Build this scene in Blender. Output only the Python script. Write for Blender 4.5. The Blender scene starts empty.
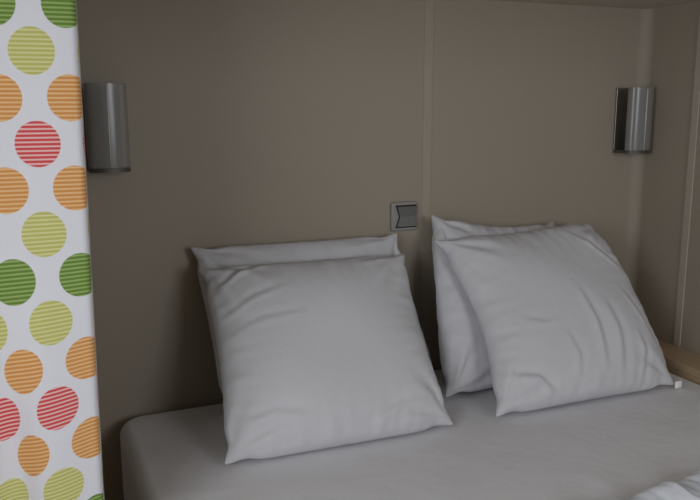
import bpy, bmesh, math
import numpy as np
from mathutils import Vector, Matrix

sc = bpy.context.scene
C = sc.collection
PI = math.pi

# ------------------------------------------------------------------ helpers
def tag(o, label, cat, group=None):
    o['label'] = label; o['category'] = cat
    if group: o['group'] = group
    return o

def link(name, me, mat, parent=None, smooth=True):
    o = bpy.data.objects.new(name, me); C.objects.link(o)
    if mat: me.materials.append(mat)
    if parent: o.parent = parent
    if smooth:
        for p in me.polygons: p.use_smooth = True
    return o

def obj(name, bm, mat, parent=None, smooth=True):
    bmesh.ops.recalc_face_normals(bm, faces=bm.faces)
    me = bpy.data.meshes.new(name); bm.to_mesh(me); bm.free()
    return link(name, me, mat, parent, smooth)

def struct(name, bm, mat, smooth=False):
    o = obj(name, bm, mat, None, smooth); o['kind'] = 'structure'; return o

def thing(name, label, cat, loc, group=None):
    o = bpy.data.objects.new(name, None); C.objects.link(o); o.location = loc
    o.empty_display_size = .05
    return tag(o, label, cat, group)

def box(bm, x0, x1, y0, y1, z0, z1, bev=0, seg=3):
    r = bmesh.ops.create_cube(bm, size=1)
    vs = r['verts']
    for v in vs:
        v.co = Vector(((x0+x1)/2+v.co.x*(x1-x0), (y0+y1)/2+v.co.y*(y1-y0), (z0+z1)/2+v.co.z*(z1-z0)))
    if bev:
        es = list({e for v in vs for e in v.link_edges})
        bmesh.ops.bevel(bm, geom=es, offset=bev, segments=seg, profile=.5, affect='EDGES')
    return bm

def BX(*a, **k): return box(bmesh.new(), *a, **k)

def grid_mesh(name, P, uv=None):
    """P: (n,m,3) array -> quad mesh, optional uv (n,m,2)."""
    n, m = P.shape[:2]
    idx = np.arange(n*m).reshape(n, m)
    q = np.stack([idx[:-1,:-1], idx[1:,:-1], idx[1:,1:], idx[:-1,1:]], -1).reshape(-1, 4)
    me = bpy.data.meshes.new(name)
    me.from_pydata(P.reshape(-1,3).tolist(), [], q.tolist())
    if uv is not None:
        l = me.uv_layers.new(name='UVMap'); f = uv.reshape(-1,2)
        for lp in me.loops: l.data[lp.index].uv = f[lp.vertex_index]
    return me

# ------------------------------------------------------------------ materials
def newmat(name):
    m = bpy.data.materials.new(name); m.use_nodes = True
    nt = m.node_tree; b = nt.nodes['Principled BSDF']
    return m, nt, b

def nd(nt, t, **kw):
    n = nt.nodes.new(t)
    for k, v in kw.items(): setattr(n, k, v)
    return n

def math_(nt, op, a, b=None, c=None):
    n = nd(nt, 'ShaderNodeMath', operation=op)
    for i, v in enumerate((a, b, c)):
        if v is None: continue
        if isinstance(v, (int, float)): n.inputs[i].default_value = v
        else: nt.links.new(v, n.inputs[i])
    return n.outputs[0]

def mixc(nt, f, a, b):
    n = nd(nt, 'ShaderNodeMix', data_type='RGBA')
    for i, v in ((0, f), (6, a), (7, b)):
        if isinstance(v, (int, float)): n.inputs[i].default_value = v
        elif isinstance(v, tuple): n.inputs[i].default_value = (*v, 1)
        else: nt.links.new(v, n.inputs[i])
    return n.outputs[2]

def simple(name, col, rough=.5, metal=0, noise=0, nscale=20, bump=0, bscale=200, spec=.5):
    m, nt, b = newmat(name)
    b.inputs['Base Color'].default_value = (*col, 1)
    b.inputs['Roughness'].default_value = rough
    b.inputs['Metallic'].default_value = metal
    b.inputs['Specular IOR Level'].default_value = spec
    tc = nd(nt, 'ShaderNodeTexCoord')
    if noise:
        n = nd(nt, 'ShaderNodeTexNoise'); n.inputs['Scale'].default_value = nscale; n.inputs['Detail'].default_value = 4
        nt.links.new(tc.outputs['Object'], n.inputs['Vector'])
        lo = tuple(c*(1-noise) for c in col); hi = tuple(min(1, c*(1+noise)) for c in col)
        nt.links.new(mixc(nt, n.outputs['Fac'], lo, hi), b.inputs['Base Color'])
    if bump:
        n2 = nd(nt, 'ShaderNodeTexNoise'); n2.inputs['Scale'].default_value = bscale; n2.inputs['Detail'].default_value = 3
        nt.links.new(tc.outputs['Object'], n2.inputs['Vector'])
        bp = nd(nt, 'ShaderNodeBump'); bp.inputs['Strength'].default_value = bump; bp.inputs['Distance'].default_value = .01
        nt.links.new(n2.outputs['Fac'], bp.inputs['Height']); nt.links.new(bp.outputs['Normal'], b.inputs['Normal'])
    return m

M = {}
M['wall'] = simple('wall_panel', (.395, .342, .273), .55, noise=.03, nscale=3, bump=.03, bscale=400, spec=.3)
M['wall_side'] = simple('side_wall_shaded', (.385, .333, .266), .55, noise=.03, nscale=3, bump=.03, bscale=400, spec=.3)  # wall tone darkened a touch to imitate the dimmer right side
M['ceiling'] = simple('ceiling_paint', (.56, .51, .43), .7)
M['trim'] = simple('trim_strip', (.412, .358, .287), .45)
M['trim_light'] = simple('trim_light', (.47, .415, .345), .45)
M['floor'] = simple('floor_vinyl', (.22, .16, .10), .5, noise=.2, nscale=12)
M['pillow'] = simple('pillow_cotton', (.665, .662, .687), .85, bump=.10, bscale=55, spec=.15)
M['sheet'] = simple('sheet_cotton', (.85, .845, .87), .9, noise=.035, nscale=9, bump=.40, bscale=9, spec=.1)
M['quilt'] = simple('quilt_cotton', (.76, .79, .84), .85, bump=.1, bscale=60, spec=.15)
M['seam'] = simple('seam_thread', (.42, .40, .41), .9)
M['tag'] = simple('care_tag', (.9, .9, .9), .7)
M['steel'] = simple('brushed_steel', (.30, .275, .245), .34, metal=.85, noise=.08, nscale=60)
M['plate'] = simple('switch_plate', (.34, .325, .31), .4, metal=.2)
M['rocker'] = simple('switch_rocker', (.18, .18, .172), .4, metal=.2)
M['gap_shade'] = simple('switch_gap_shade', (.03, .025, .02), .8)
M['glint_strip'] = simple('pale_glint', (.75, .74, .70), .15, spec=.8)  # pale gloss for the highlight imitated on the lamp shade
M['ledge'] = simple('dark_steel', (.13, .12, .105), .5, metal=.6)
M['bulb'] = simple('lamp_tube', (.7, .69, .66), .6, spec=.2)
M['socket'] = simple('lamp_socket', (.2, .19, .17), .7, spec=.1)
M['dark'] = simple('bed_base_board', (.10, .08, .065), .6)
M['frame'] = simple('window_frame', (.8, .8, .8), .4)

def wood():
    m, nt, b = newmat('oak_board')
    tc = nd(nt, 'ShaderNodeTexCoord'); mp = nd(nt, 'ShaderNodeMapping')
    mp.inputs['Scale'].default_value = (14, 1.4, 14)
    nt.links.new(tc.outputs['Object'], mp.inputs['Vector'])
    n = nd(nt, 'ShaderNodeTexNoise'); n.inputs['Scale'].default_value = 4; n.inputs['Detail'].default_value = 6
    nt.links.new(mp.outputs['Vector'], n.inputs['Vector'])
    nt.links.new(mixc(nt, n.outputs['Fac'], (.42, .30, .18), (.55, .41, .255)), b.inputs['Base Color'])
    b.inputs['Roughness'].default_value = .45
    return m
M['wood'] = wood()

def shade_mat():
    m, nt, b = newmat('smoky_acrylic')
    b.inputs['Base Color'].default_value = (.37, .36, .34, 1); b.inputs['Roughness'].default_value = .2
    b.inputs['Specular IOR Level'].default_value = .6
    tr = nd(nt, 'ShaderNodeBsdfTransparent'); tr.inputs['Color'].default_value = (.80, .79, .77, 1)
    mx = nd(nt, 'ShaderNodeMixShader'); mx.inputs[0].default_value = .62
    nt.links.new(tr.outputs[0], mx.inputs[1]); nt.links.new(b.outputs[0], mx.inputs[2])
    nt.links.new(mx.outputs[0], nt.nodes['Material Output'].inputs['Surface'])
    return m
M['shade'] = shade_mat()

SU, SV = .046, .1285
def curtain_mat():
    m, nt, b = newmat('dotted_curtain')
    uv = nd(nt, 'ShaderNodeUVMap'); uv.uv_map = 'UVMap'
    sp = nd(nt, 'ShaderNodeSeparateXYZ'); nt.links.new(uv.outputs[0], sp.inputs[0])
    U, V = sp.outputs[0], sp.outputs[1]
    stripe = math_(nt, 'FRACT', math_(nt, 'MULTIPLY', V, 1/.00615))
    st = nd(nt, 'ShaderNodeMapRange', interpolation_type='SMOOTHSTEP')
    st.inputs['From Min'].default_value = .18; st.inputs['From Max'].default_value = .42
    tri = math_(nt, 'ABSOLUTE', math_(nt, 'SUBTRACT', stripe, .5)); nt.links.new(tri, st.inputs['Value'])
    cloth = (.80, .803, .845)
    col = None
    for du, dv, special, cA, cB in (
        (0, 0, 2, ((.72,.32,.095), (.86,.57,.29)), ((.15,.27,.05), (.36,.48,.17))),
        (SU, -SV/2, 1, ((.57,.56,.17), (.75,.73,.37)), ((.70,.085,.09), (.90,.58,.56)))):
        gu = math_(nt, 'DIVIDE', math_(nt, 'SUBTRACT', U, du), 2*SU)
        gv = math_(nt, 'DIVIDE', math_(nt, 'SUBTRACT', V, dv), SV)
        ru, rv = math_(nt, 'ROUND', gu), math_(nt, 'ROUND', gv)
        dx = math_(nt, 'MULTIPLY', math_(nt, 'SUBTRACT', gu, ru), 2*SU/.0302)
        dy = math_(nt, 'MULTIPLY', math_(nt, 'SUBTRACT', gv, rv), SV/.0328)
        r = math_(nt, 'SQRT', math_(nt, 'ADD', math_(nt, 'MULTIPLY', dx, dx), math_(nt, 'MULTIPLY', dy, dy)))
        inside = nd(nt, 'ShaderNodeMapRange', interpolation_type='SMOOTHSTEP')
        inside.inputs['From Min'].default_value = 1.02; inside.inputs['From Max'].default_value = .97
        nt.links.new(r, inside.inputs['Value'])
        # V runs downwards; the row number modulo 3 chooses the ink
        md = math_(nt, 'FLOORED_MODULO', rv, 3.0)
        isS = math_(nt, 'COMPARE', md, float(special), .25)
        a = mixc(nt, st.outputs[0], cA[0], cA[1]); c = mixc(nt, st.outputs[0], cB[0], cB[1])
        ink = mixc(nt, isS, a, c)
        col = mixc(nt, inside.outputs[0], cloth if col is None else col, ink)
    nt.links.new(col, b.inputs['Base Color']); b.inputs['Roughness'].default_value = .9
    b.inputs['Specular IOR Level'].default_value = .1
    return m
M['curtain'] = curtain_mat()

# ------------------------------------------------------------------ room
XL, XR, YB, YF, ZC = -.85, 1.719, 1.8, -1.25, 1.692
ZM = 2.20            # low over the bed; the unseen height beyond is shaped for the light
YS = .50  # unseen front edge of the low ceiling, placed to block high light
T = .08
struct('floor', BX(XL-T, XR+T, YF-T, YB+T, -T, 0), M['floor'])
struct('ceiling', box(BX(XL-T, XR+T, YF-T, YS, ZM, ZM+T), XL-T, XR+T, YS, YB+T, ZC, ZM+T), M['ceiling'])
struct('wall_back', BX(XL-T, XR+T, YB, YB+T, 0, ZC), M['wall'])
struct('wall_right', BX(XR, XR+T, YF-T, YB, 0, ZM), M['wall_side'])
# front wall behind the camera, with a window at the foot of the bed
FX0, FX1, FZ0, FZ1 = .68, 1.56, 1.15, 2.02
bm = bmesh.new()
box(bm, XL-T, FX0, YF-T, YF, 0, ZM); box(bm, FX1, XR+T, YF-T, YF, 0, ZM)
box(bm, FX0, FX1, YF-T, YF, 0, FZ0); box(bm, FX0, FX1, YF-T, YF, FZ1, ZM)
struct('wall_front', bm, M['wall'])
bm = bmesh.new()
for q in ((FX0, FX0+.04, FZ0, FZ1), (FX1-.04, FX1, FZ0, FZ1), (FX0+.04, FX1-.04, FZ0, FZ0+.04), (FX0+.04, FX1-.04, FZ1-.04, FZ1)):
    box(bm, q[0], q[1], YF-.06, YF-.01, q[2], q[3], .004, 2)
struct('window_2', bm, M['frame'])
# left wall beside the camera, with a window opening
WY0, WY1, WZ0, WZ1 = -.50, .55, 1.05, 1.95
bm = bmesh.new()
box(bm, XL-T, XL, YF, WY0, 0, ZM); box(bm, XL-T, XL, WY1, YB, 0, ZM)
box(bm, XL-T, XL, WY0, WY1, 0, WZ0); box(bm, XL-T, XL, WY0, WY1, WZ1, ZM)
struct('wall_left', bm, M['wall'])
bm = bmesh.new()
for q in ((WY0, WY0+.04, WZ0, WZ1), (WY1-.04, WY1, WZ0, WZ1), (WY0+.04, WY1-.04, WZ0, WZ0+.04), (WY0+.04, WY1-.04, WZ1-.04, WZ1)):
    box(bm, XL-.06, XL-.01, q[0], q[1], q[2], q[3], .004, 2)
struct('window_1', bm, M['frame'])

# joint cover strips on the panels
struct('trim_1', BX(.978, 1.004, YB-.002, YB, 0, ZC, bev=.0009), M['trim'])
struct('trim_2', BX(XR-.004, XR, 1.583, 1.607, .725, ZC, bev=.0018), M['trim_light'])
# soft cove in the corner of the two panels
bm = bmesh.new(); R_ = .032
pts = [(XR-R_+R_*math.sin(t*PI/48), YB-R_+R_*math.cos(t*PI/48)) for t in range(25)]
lo = [bm.verts.new((x, y, .726)) for x, y in pts]; hi = [bm.verts.new((x, y, ZC)) for x, y in pts]
for i in range(24): bm.faces.new((lo[i], lo[i+1], hi[i+1], hi[i]))
struct('trim_3', bm, M['wall_side'], True)

# ------------------------------------------------------------------ bed, mattress, shelf
MT = .70
bed = thing('bed', 'dark bed base carrying the sheeted mattress against the back wall', 'bed', (.88, .83, 0))
def loc(o, t): o.location = -Vector(t.location); return o
loc(obj('bed_base', BX(.19, 1.595, -.08, 1.77, .30, .488, bev=.008), M['dark'], bed, False), bed)
for x in (.25, 1.53):
    for y in (0, 1.69):
        loc(obj('leg', BX(x-.03, x+.03, y-.03, y+.03, 0, .30, bev=.004), M['dark'], bed, False), bed)

# mattress: rounded slab as a displaced dense box
def mattress():
    x0, x1, y0, y1, z0, z1 = .158, 1.603, -.10, 1.785, .489, MT
    bm = BX(x0, x1, y0, y1, z0, z1)
    bmesh.ops.bevel(bm, geom=[e for e in bm.edges if abs(e.verts[0].co.z-e.verts[1].co.z) > .1], offset=.06, segments=6, profile=.5, affect='EDGES')
    es = [e for e in bm.edges if abs(e.verts[0].co.z-e.verts[1].co.z) < .01 and len(e.link_faces) == 2 and
          any(len(f.verts) > 6 for f in e.link_faces)]
    bmesh.ops.bevel(bm, geom=es, offset=.032, segments=6, profile=.5, affect='EDGES')
    o = obj('mattress', bm, M['sheet'])
    return o
tag(mattress(), 'mattress covered with a plain off-white fitted sheet, below the pillows', 'mattress')

shelf = thing('shelf', 'narrow light brown wooden ledge between the mattress and right wall', 'shelf', (1.663, .85, 0))
loc(obj('board', BX(1.607, XR-.001, -.10, YB-.001, .703, .725, bev=.002, seg=2), M['wood'], shelf, False), shelf)
loc(obj('side_panel', BX(1.607, 1.625, -.10, YB-.001, 0, .703), M['wood'], shelf, False), shelf)

# rumpled quilt at the foot of the bed
def quilt():
    nx, ny = 240, 170
    X = np.linspace(.19, 1.58, nx)[:, None]; t = np.linspace(0, 1, ny)[None, :]
    edge = .992+.07*(X-1.1)+.012*np.sin(X*9)+.006*np.sin(X*23+1)
    yy = edge-t*(edge+.02)
    d = edge-yy
    wx = X+.05*np.sin(yy*11+X*4)+.02*np.sin(yy*31)
    ph = (wx*1.0+yy*.75)
    ridge = lambda p: (1-np.abs(np.sin(p)))**1.6
    h = .015*ridge(ph*34)+.013*ridge(ph*71+1.3+2*np.sin(yy*9))+.006*ridge(ph*120+2*np.sin(X*11))+.008*np.sin(X*47+yy*30)+.02*np.sin(X*6+1)*np.sin(yy*8)
    side = np.minimum(1, np.minimum((X-.19), (1.58-X))/.05)
    roll = np.sqrt(np.clip(1-(1-np.clip(d/.05, 0, 1))**2, 0, 1))
    zt = MT+.004+(.016+.8*h)*roll*np.sqrt(np.clip(1-(1-side)**2, 0, 1))
    P = np.stack([X+0*yy, yy, zt], -1)
    me = grid_mesh('quilt', P); o = link('quilt', me, M['quilt'])
    md = o.modifiers.new('sub', 'SUBSURF'); md.levels = 1; md.render_levels = 1
    return o
tag(quilt(), 'rumpled bluish white quilt lying on the mattress in the lower right corner', 'quilt')

# ------------------------------------------------------------------ pillows: small cloth relaxation, then fitted between four corners
def inflate(N, seed, press, steps, hyd):
    rng = np.random.default_rng(seed)
    g = np.linspace(-.5, .5, N)
    A, B = np.meshgrid(g, g, indexing='ij')
    P = np.zeros((2, N, N, 3)); P[..., 0] = A; P[..., 1] = B
    dome = (1-(2*A)**2)*(1-(2*B)**2)*.04
    nz = rng.normal(0, 1, (2, N, N))
    for _ in range(6):
        nz[:, 1:-1, 1:-1] = (nz[:, :-2, 1:-1]+nz[:, 2:, 1:-1]+nz[:, 1:-1, :-2]+nz[:, 1:-1, 2:])/4
    P[0, ..., 2] = dome; P[1, ..., 2] = -dome
    P[..., 2] += nz*.02*(dome > 0)
    L = 1/(N-1); V = np.zeros_like(P)
    def con(a, b, rest, kpull, kpush):
        d = b-a; l = np.sqrt((d*d).sum(-1, keepdims=True))+1e-12
        e = (l-rest)/l; c = d*e*.5*np.where(e > 0, kpull, kpush)
        a += c; b -= c
    for it in range(steps):
        # normals of both sheets
        N3 = np.zeros_like(P)
        du = P[:, 2:, 1:-1]-P[:, :-2, 1:-1]; dv = P[:, 1:-1, 2:]-P[:, 1:-1, :-2]
        n = np.cross(du, dv); n /= (4*L*L)
        n[1] *= -1
        pr = press*(1+hyd*(.0-B[1:-1, 1:-1]))
        N3[:, 1:-1, 1:-1] = n*pr[None, ..., None]
        V = V*.90+N3
        Q = P.copy(); P = P+V
        for k in range(8):
            for s in (0, 1):
                e = N-1 if (N-s) % 2 == 1 else N
                i0 = slice(s, N-1, 2); i1 = slice(s+1, N, 2)
                n_ = len(range(s+1, N, 2)); i0 = slice(s, s+2*n_, 2)
                con(P[:, i0, :], P[:, i1, :], L, 1, .45)
                con(P[:, :, i0], P[:, :, i1], L, 1, .45)
            for s in (0, 1):
                n_ = len(range(s+1, N, 2)); i0 = slice(s, s+2*n_, 2); i1 = slice(s+1, N, 2)
                con(P[:, i0, :-1], P[:, i1, 1:], L*1.4142, .5, .15)
                con(P[:, i0, 1:], P[:, i1, :-1], L*1.4142, .5, .15)
            # bending: skip-one springs pushing only
            for s in (0, 1, 2, 3):
                n_ = len(range(s+2, N, 4))
                if n_:
                    con(P[:, s:s+4*n_:4, :], P[:, s+2:N:4, :], 2*L, 0, .16)
                    con(P[:, :, s:s+4*n_:4], P[:, :, s+2:N:4], 2*L, 0, .16)
            for sl in ((0, slice(None)), (N-1, slice(None)), (slice(None), 0), (slice(None), N-1)):
                a = (P[0][sl]+P[1][sl])/2; P[0][sl] = a; P[1][sl] = a
        V = (P-Q)
    P -= P.mean((0, 1, 2))
    return P

from mathutils.bvhtree import BVHTree

def crease(a, b, pts, width, amp):
    """signed ridge along a polyline in pillow coordinates, fading to its ends."""
    best = np.full(a.shape, 9.); tt = np.zeros(a.shape); tot = 0
    segs = list(zip(pts[:-1], pts[1:])); Ls = [math.dist(p, q) for p, q in segs]; T = sum(Ls)
    for (p, q), l in zip(segs, Ls):
        d = ((q[0]-p[0])/l, (q[1]-p[1])/l)
        t = np.clip((a-p[0])*d[0]+(b-p[1])*d[1], 0, l)
        ex, ey = a-p[0]-t*d[0], b-p[1]-t*d[1]
        sg = np.where(d[0]*ey-d[1]*ex >= 0, 1., -1.)
        r = np.hypot(ex, ey); m = r < np.abs(best)
        best = np.where(m, r*sg, best); tt = np.where(m, (tot+t)/T, tt); tot += l
    x = best/width
    return 1.4*amp*(np.exp(-x*x)-.75*np.exp(-((x-1.5)/1.2)**2))*np.sin(PI*np.clip(tt, .02, .98))

def pillow(name, label, sim, corners, thick, mirror=False, droop=0, zmin=None, ymax=None, back=1.0, straight=.8,
           creases=(), front_of=None, seed=0, gather=.006, bow=(0, 0, 0, 0), ear=.016):
    """corners BL, BR, TL, TR (world points of the seam corners); bow: outward bulge of left, right, bottom, top edge."""
    P = sim.copy()
    N = P.shape[1]
    if mirror: P = P[:, ::-1].copy(); P[..., 0] *= -1
    hx = np.abs(P[:, [0, 0, -1, -1], [0, -1, 0, -1], 0]).mean(); hy = np.abs(P[:, [0, 0, -1, -1], [0, -1, 0, -1], 1]).mean()
    x = P[..., 0]/hx; y = P[..., 1]/hy
    ex = (P[:, -1, :, 0]-P[:, 0, :, 0]).mean(0)/2/hx; ey = (P[:, :, -1, 1]-P[:, :, 0, 1]).mean(0)/2/hy
    gx = 1+straight*(1/ex-1); gy = 1+straight*(1/ey-1)
    x = x*gx[None, None, :]; y = y*gy[None, :, None]
    a = x/2+.5; b = y/2+.5
    sb, sa = np.sin(PI*np.clip(b, 0, 1)), np.sin(PI*np.clip(a, 0, 1))
    a2 = a-bow[0]*sb*(1-a)+bow[1]*sb*a; b2 = b-bow[2]*sa*(1-b)+bow[3]*sa*b
    pin = lambda t: np.exp(-((t-.085)/.05)**2)+np.exp(-((t-.915)/.05)**2)               # little ears at the corners
    a2 = a2+ear*pin(b)*(1-2*a); b2 = b2+ear*pin(a)*(1-2*b)
    BL, BR, TL, TR = [np.array(c) for c in corners]
    w = lambda q: q[..., None]
    S = w((1-a2)*(1-b2))*BL+w(a2*(1-b2))*BR+w((1-a2)*b2)*TL+w(a2*b2)*TR
    nrm = np.cross((BR+TR)-(BL+TL), (TL+TR)-(BL+BR)); nrm /= np.linalg.norm(nrm)
    if nrm[1] > 0: nrm = -nrm                                                          # towards the room
    h = P[..., 2]/np.abs(P[..., 2]).max()*thick/2
    h *= np.where(np.arange(2)[:, None, None] == 0, 1., back)
    # creases of the cover: fans from the corners, gathers along the seams, single folds
    rng = np.random.default_rng(seed+5)
    edge = np.clip(np.minimum(np.minimum(a, 1-a), np.minimum(b, 1-b))/.03, 0, 1)
    cr = np.zeros_like(h)
    for ca, cb in ((0, 0), (1, 0), (0, 1), (1, 1)):
        ang = np.arctan2(np.abs(b-cb), np.abs(a-ca)+1e-6); rr = np.hypot(a-ca, b-cb)
        p1, p2 = rng.uniform(0, 6.28, 2); wob = .25*np.sin(rr*9+p1)
        f1 = np.sin(ang*11+p1+wob*3)+.6*np.sin(ang*19+p2+wob*5)
        cr += gather*f1*np.exp(-((rr-.16)/.13)**2)*np.sin(2*np.clip(ang, 0, PI/2))
    for d, t in ((a, b), (1-a, b), (b, a), (1-b, a)):
        p1, p2 = rng.uniform(0, 6.28, 2)
        f1 = np.sin(t*31+p1+2*np.sin(t*7+p2))*np.sin(t*13+p2)
        cr += .7*gather*f1*np.exp(-((d-.06)/.06)**2)*np.sin(PI*np.clip(t, 0, 1))
    lo = sum(np.sin(a*k[0]+b*k[1]+k[2]) for k in rng.uniform(-11, 11, (6, 3)))
    cr += .0016*lo
    for pts, wd, am in creases: cr += crease(a, b, pts, wd, am)
    cr[1] *= -1
    h = h+cr*edge
    S = S+w(h)*nrm
    if droop: S[..., 2] -= droop*np.sin(PI*np.clip(a, 0, 1))*np.clip(b, 0, 1)**3
    if zmin is not None:
        S[..., 2] = np.where(S[..., 2] < zmin+.010, zmin+.010*np.exp(np.clip((S[..., 2]-zmin-.010)/.010, -8, 0)), S[..., 2])
    if ymax is not None: S[..., 1] = np.minimum(S[..., 1], ymax)
    if front_of is not None:                                                          # rest against the pillow behind
        bv = BVHTree.FromPolygons(*front_of)
        for ix in np.ndindex(S.shape[:3]):
            p = S[ix]
            hit = bv.ray_cast(Vector((p[0], -1, p[2])), Vector((0, 1, 0)))[0]
            if hit and p[1] > hit.y-.004: S[ix][1] = hit.y-.004
    n = N*N
    idx = np.arange(n).reshape(N, N); inner = np.ones((N, N), bool); inner[0] = inner[-1] = False; inner[:, 0] = inner[:, -1] = False
    i2 = idx.copy(); i2[inner] = n+np.arange(inner.sum())
    verts = np.concatenate([S[0].reshape(-1, 3), S[1][inner]])
    fq = lambda I: np.stack([I[:-1, :-1], I[1:, :-1], I[1:, 1:], I[:-1, 1:]], -1).reshape(-1, 4)
    faces = np.concatenate([fq(idx), fq(i2)[:, ::-1]])
    me = bpy.data.meshes.new(name); me.from_pydata(verts.tolist(), [], faces.tolist())
    bm = bmesh.new(); bm.from_mesh(me); bmesh.ops.recalc_face_normals(bm, faces=bm.faces); bm.to_mesh(me); bm.free()
    o = link(name, me, M['pillow'])
    md = o.modifiers.new('sub', 'SUBSURF'); md.levels = 1; md.render_levels = 1
    tag(o, label, 'pillow', 'white pillows at the head of the bed')
    return o, (verts.tolist(), faces.tolist())

NP = 72
simA = inflate(NP, 3, .00020, 170, .9)
simB = inflate(NP, 11, .00018, 170, .7)
Z0 = MT+.002
o, mBL = pillow('pillow', 'back left white pillow against the wall, only its top edge showing under the light switch', simB,
       ((.385, 1.68, .709), (.955, 1.645, .709), (.3436, 1.762, 1.0965), (.887, 1.762, 1.092)), .11, zmin=Z0, ymax=YB-.004, seed=1)
pillow('pillow', 'front left white pillow, largest in view, leaning on the pillow behind it', simA,
       ((.324, 1.41, .709), (.851, 1.395, .709), (.345, 1.690, 1.059), (.873, 1.690, 1.052)), .16, zmin=Z0, back=.5, front_of=mBL, seed=2, bow=(-.02, -.03, .02, 0), gather=.0045,
       creases=[(((.03, .80), (.12, .90), (.30, .95)), .016, .006), (((.03, .66), (.18, .74), (.36, .80)), .014, .004),
                (((.02, .56), (.2, .62), (.42, .64)), .014, .003), (((.05, .13), (.2, .17), (.36, .14)), .02, .004),
                (((.60, .06), (.75, .13), (.90, .10)), .02, .004), (((.7, .9), (.84, .93), (.97, .97)), .02, .004)])
o, mBR = pillow('pillow', 'back right white pillow against the wall, mostly hidden behind the pillow with the tag', simB,
       ((.912, 1.545, .709), (1.40, 1.54, .709), (.974, 1.745, 1.139), (1.381, 1.755, 1.093)), .12, mirror=True, droop=.02, zmin=Z0, ymax=YB-.004, seed=3, bow=(.02, 0, 0, 0))
pr, _ = pillow('pillow', 'front right white pillow with a small white tag at its lower right corner', simA,
       ((.956, 1.393, .709), (1.4995, 1.385, .709), (.943, 1.674, 1.083), (1.449, 1.692, 1.094)), .16, mirror=True, zmin=Z0, back=.5, front_of=mBR, seed=4, bow=(-.07, .04, .01, 0), gather=.0045,
       creases=[(((.52, .58), (.55, .36), (.54, .10)), .018, .006), (((.64, .50), (.66, .3), (.62, .06)), .02, .005),
                (((.80, .55), (.86, .36), (.9, .2)), .014, .004), (((.15, .46), (.26, .40), (.36, .41)), .014, .003),
                (((.36, .36), (.40, .22), (.38, .05)), .016, .004), (((.05, .16), (.18, .14), (.27, .05)), .018, .006),
                (((.78, .30), (.80, .18), (.76, .04)), .014, .005), (((.72, .93), (.80, .80), (.93, .62)), .016, .004)])
tg = obj('care_tag', BX(1.492, 1.515, 1.380, 1.383, .703, .722, bev=.001, seg=1), M['tag'], pr); tg['label'] = 'small white fabric tag'

# ------------------------------------------------------------------ wall lamps
LAMP_Z = 1.278; LH = .188; LW = .087
def make_lamp(label, loc_):
    t = thing('wall_lamp', label, 'lamp', loc_, 'wall lamps above the bed')
    # origin: lower left corner of the back plate on the wall; -Y points into the room
    obj('back_plate', BX(0, LW, -.006, 0, 0, LH, bev=.0012, seg=2), M['steel'], t, False)
    bm = bmesh.new()                                        # ledge: rounded front tray
    n = 20; pts = [(0, -.006), (0, -.052)]
    pts = [(0.0, -.006)] + [(LW/2-LW/2*math.cos(PI*i/n), -.053-.030*math.sin(PI*i/n)**.8) for i in range(n+1)] + [(LW, -.006)]
    lo = [bm.verts.new((x, y, 0)) for x, y in pts]; hi = [bm.verts.new((x, y, .009)) for x, y in pts]
    bm.faces.new(lo[::-1]); bm.faces.new(hi)
    for i in range(len(pts)): j = (i+1) % len(pts); bm.faces.new((lo[i], lo[j], hi[j], hi[i]))
    obj('ledge', bm, M['ledge'], t, False)
    bm = bmesh.new(); n = 72; rows = []
    for r in (0, 1):                                        # outer and inner skin of the bowed shade
        off = .003*r
        rows.append([[bm.verts.new((LW/2-(LW/2-off)*math.cos(PI*i/n), -.051-(.030-off)*math.sin(PI*i/n)**.8, z)) for i in range(n+1)] for z in (.0095, LH+.001)])
    for i in range(n):
        bm.faces.new((rows[0][0][i], rows[0][0][i+1], rows[0][1][i+1], rows[0][1][i]))
        bm.faces.new((rows[1][0][i+1], rows[1][0][i], rows[1][1][i], rows[1][1][i+1]))
        for k in (0, 1): bm.faces.new((rows[0][k][i], rows[0][k][i+1], rows[1][k][i+1], rows[1][k][i]))
    for i in (0, n): bm.faces.new((rows[0][0][i], rows[0][1][i], rows[1][1][i], rows[1][0][i]))
    obj('shade', bm, M['shade'], t, False)['label'] = 'bowed smoky translucent shade'
    bm = bmesh.new()                                        # added pale strip imitating the highlight streak down the shade
    bmesh.ops.create_cone(bm, cap_ends=True, segments=16, radius1=.0009, radius2=.0019, depth=LH-.014, matrix=Matrix.Translation((LW/2, -.0812, .0095+(LH-.012)/2)))
    obj('glint_strip', bm, M['glint_strip'], t)['label'] = 'thin pale strip imitating a highlight'
    bm = bmesh.new()
    bmesh.ops.create_cone(bm, cap_ends=True, segments=20, radius1=.004, radius2=.0034, depth=.11, matrix=Matrix.Translation((LW/2, -.036, .128)))
    obj('bulb', bm, M['bulb'], t)
    bm = bmesh.new()
    bmesh.ops.create_cone(bm, cap_ends=True, segments=20, radius1=.013, radius2=.010, depth=.064, matrix=Matrix.Translation((LW/2, -.036, .041)))
    obj('bulb_holder', bm, M['socket'], t)
    return t
lamp = make_lamp('metal wall lamp with smoky bowed shade next to the dotted curtain', (.1317, YB, LAMP_Z))
l2 = lamp.copy(); C.objects.link(l2); l2.location = (1.6175, YB, LAMP_Z)
l2['label'] = 'metal wall lamp with smoky bowed shade in the corner by the right wall'
for ch in list(lamp.children):
    c = ch.copy(); C.objects.link(c); c.parent = l2

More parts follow.
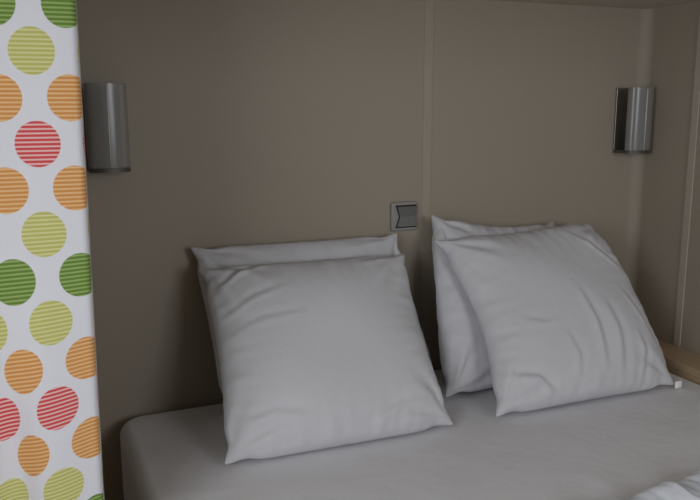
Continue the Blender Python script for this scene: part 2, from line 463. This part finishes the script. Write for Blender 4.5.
# ------------------------------------------------------------------ light switch
sw = thing('light_switch', 'square grey light switch on the wall above the left pillows', 'switch', (.922, YB, 1.129))
bm = bmesh.new()
H = .039
box(bm, -H, H, -.009, 0, -H, H)
bmesh.ops.bevel(bm, geom=[e for e in bm.edges if abs(e.verts[0].co.y-e.verts[1].co.y) > .005], offset=.007, segments=5, profile=.5, affect='EDGES')
bmesh.ops.bevel(bm, geom=[e for e in bm.edges if e.verts[0].co.y < -.008 and e.verts[1].co.y < -.008], offset=.003, segments=3, profile=.5, affect='EDGES')
obj('frame', bm, M['plate'], sw, False)['label'] = 'rounded silver grey frame'
def outline(l, r, h, n, y0, y1):
    """plate with a notched left side: y0 back, y1(z) front."""
    bm = bmesh.new()
    zs = (-h, -h/2, 0, h/2, h); le = (l, l+n/2, l+n, l+n/2, l)
    F = [[bm.verts.new((x, y1(z), z)) for x in (le[i], r)] for i, z in enumerate(zs)]
    K = [[bm.verts.new((x, y0, z)) for x in (le[i], r)] for i, z in enumerate(zs)]
    for i in range(4):
        bm.faces.new((F[i][0], F[i][1], F[i+1][1], F[i+1][0])); bm.faces.new((K[i][1], K[i][0], K[i+1][0], K[i+1][1]))
        bm.faces.new((F[i][0], F[i+1][0], K[i+1][0], K[i][0])); bm.faces.new((F[i+1][1], F[i][1], K[i][1], K[i+1][1]))
    for i in (0, 4): bm.faces.new((F[i][0], F[i][1], K[i][1], K[i][0]))
    return bm
obj('gap_shade', outline(-.0275, .0345, .0305, .010, -.004, lambda z: -.0096), M['gap_shade'], sw, False)  # raised near-black plate standing in for the shade around the rocker
obj('rocker', outline(-.0235, .0335, .0265, .009, -.006, lambda z: -.0112-.10*abs(z)), M['rocker'], sw, False)['label'] = 'dark grey dished rocker'

# ------------------------------------------------------------------ curtain
def curtain():
    zt, zb = 1.668, .03
    nz = 150; ns = 260
    Z = np.linspace(zt, zb, nz)
    R0 = .010; back = .11
    s = np.concatenate([np.linspace(-(back+R0*PI/2), -R0*PI/2, 18)[:-1], np.linspace(-R0*PI/2, 0, 14)[:-1], np.linspace(0, .56, ns)])
    P = np.zeros((nz, len(s), 3)); UV = np.zeros((nz, len(s), 2))
    i0 = 17+13
    for k, z in enumerate(Z):
        low = np.clip((1.32-z)/.48, 0, 1); low = low*low*(3-2*low)
        xe = .0815+.004*np.clip((z-1.2)/.4, -1, 1) - .001*low
        # turning angle along the front panel: a soft fold that opens towards the hem
        f = s[i0:]
        th = .10*np.sin(f*30)+low*(.95*np.exp(-((f-.105)/.035)**2)-.95*np.exp(-((f-.20)/.04)**2)) + (.25+.5*low)*np.sin((f-.28)*26)*(f > .25)*np.clip((f-.25)/.05, 0, 1)
        th = th - .12*low*np.exp(-((f-.04)/.03)**2)
        ds = np.diff(f, prepend=0)
        x = xe-R0-np.cumsum(np.cos(th)*ds); y = 1.16+np.cumsum(np.sin(th)*ds)
        P[k, i0:, 0] = x; P[k, i0:, 1] = y
        # rounded edge, then the return panel behind
        a = -s[17:i0]/R0
        P[k, 17:i0, 0] = xe-R0+R0*np.sin(a); P[k, 17:i0, 1] = 1.16+R0-R0*np.cos(a)
        e = -(s[:17]+R0*PI/2)
        P[k, :17, 0] = xe+e*.085; P[k, :17, 1] = 1.16+R0+e
        P[k, :, 2] = z
        UV[k, :, 0] = s-.0055+low*.004; UV[k, :, 1] = (1.4311-z)*1.013-low*.26*np.clip(s, 0, .16)
    me = grid_mesh('curtain', P, UV)
    return link('curtain', me, M['curtain'])
# UV: u measured from the right-hand column of dots, v downwards from an orange row
tag(curtain(), 'white curtain printed with green, yellow, orange and red striped dots', 'curtain')
bm = bmesh.new()
box(bm, -.52, .12, 1.145, 1.185, ZC-.022, ZC, .003, 2)
tag(obj('curtain_rail', bm, M['frame'], None, False), 'white curtain rail under the ceiling above the dotted curtain', 'rail')

# ------------------------------------------------------------------ light
w = bpy.data.worlds.new('World'); sc.world = w; w.use_nodes = True
w.node_tree.nodes['Background'].inputs[0].default_value = (.75, .82, 1, 1)
w.node_tree.nodes['Background'].inputs[1].default_value = .6

def area(name, loc_, tgt, sx, sy, power, col):
    l = bpy.data.lights.new(name, 'AREA'); l.shape = 'RECTANGLE'; l.size = sx; l.size_y = sy; l.energy = power; l.color = col
    o = bpy.data.objects.new(name, l); C.objects.link(o); o.location = loc_
    o.rotation_euler = (Vector(tgt)-Vector(loc_)).to_track_quat('-Z', 'Y').to_euler()
    return o
area('window_light', (XL+.005, (WY0+WY1)/2, (WZ0+WZ1)/2), (1.0, (WY0+WY1)/2+.25, .85), WY1-WY0-.08, WZ1-WZ0-.08, 14, (.93, .96, 1.0))
area('foot_window_light', ((FX0+FX1)/2, YF+.005, (FZ0+FZ1)/2), ((FX0+FX1)/2+.1, 1, .8), FX1-FX0-.08, FZ1-FZ0-.08, 12, (.90, .94, 1.0))

# ------------------------------------------------------------------ camera
r = Vector((0.91958479, -0.39287663, -0.00342949)); u = Vector((0.07634165, 0.17011261, 0.98246305)); f = Vector((0.38540338, 0.9037199, -0.18642581))
cam = bpy.data.cameras.new('camera'); co = bpy.data.objects.new('camera', cam); C.objects.link(co)
co.matrix_world = Matrix(((r.x, u.x, -f.x, 0), (r.y, u.y, -f.y, 0), (r.z, u.z, -f.z, 1.42), (0, 0, 0, 1)))
cam.sensor_width = 36; cam.lens = 764.22/700*36; cam.clip_start = .01
sc.camera = co
sc.view_settings.view_transform = 'Standard'
sc.view_settings.look = 'None'
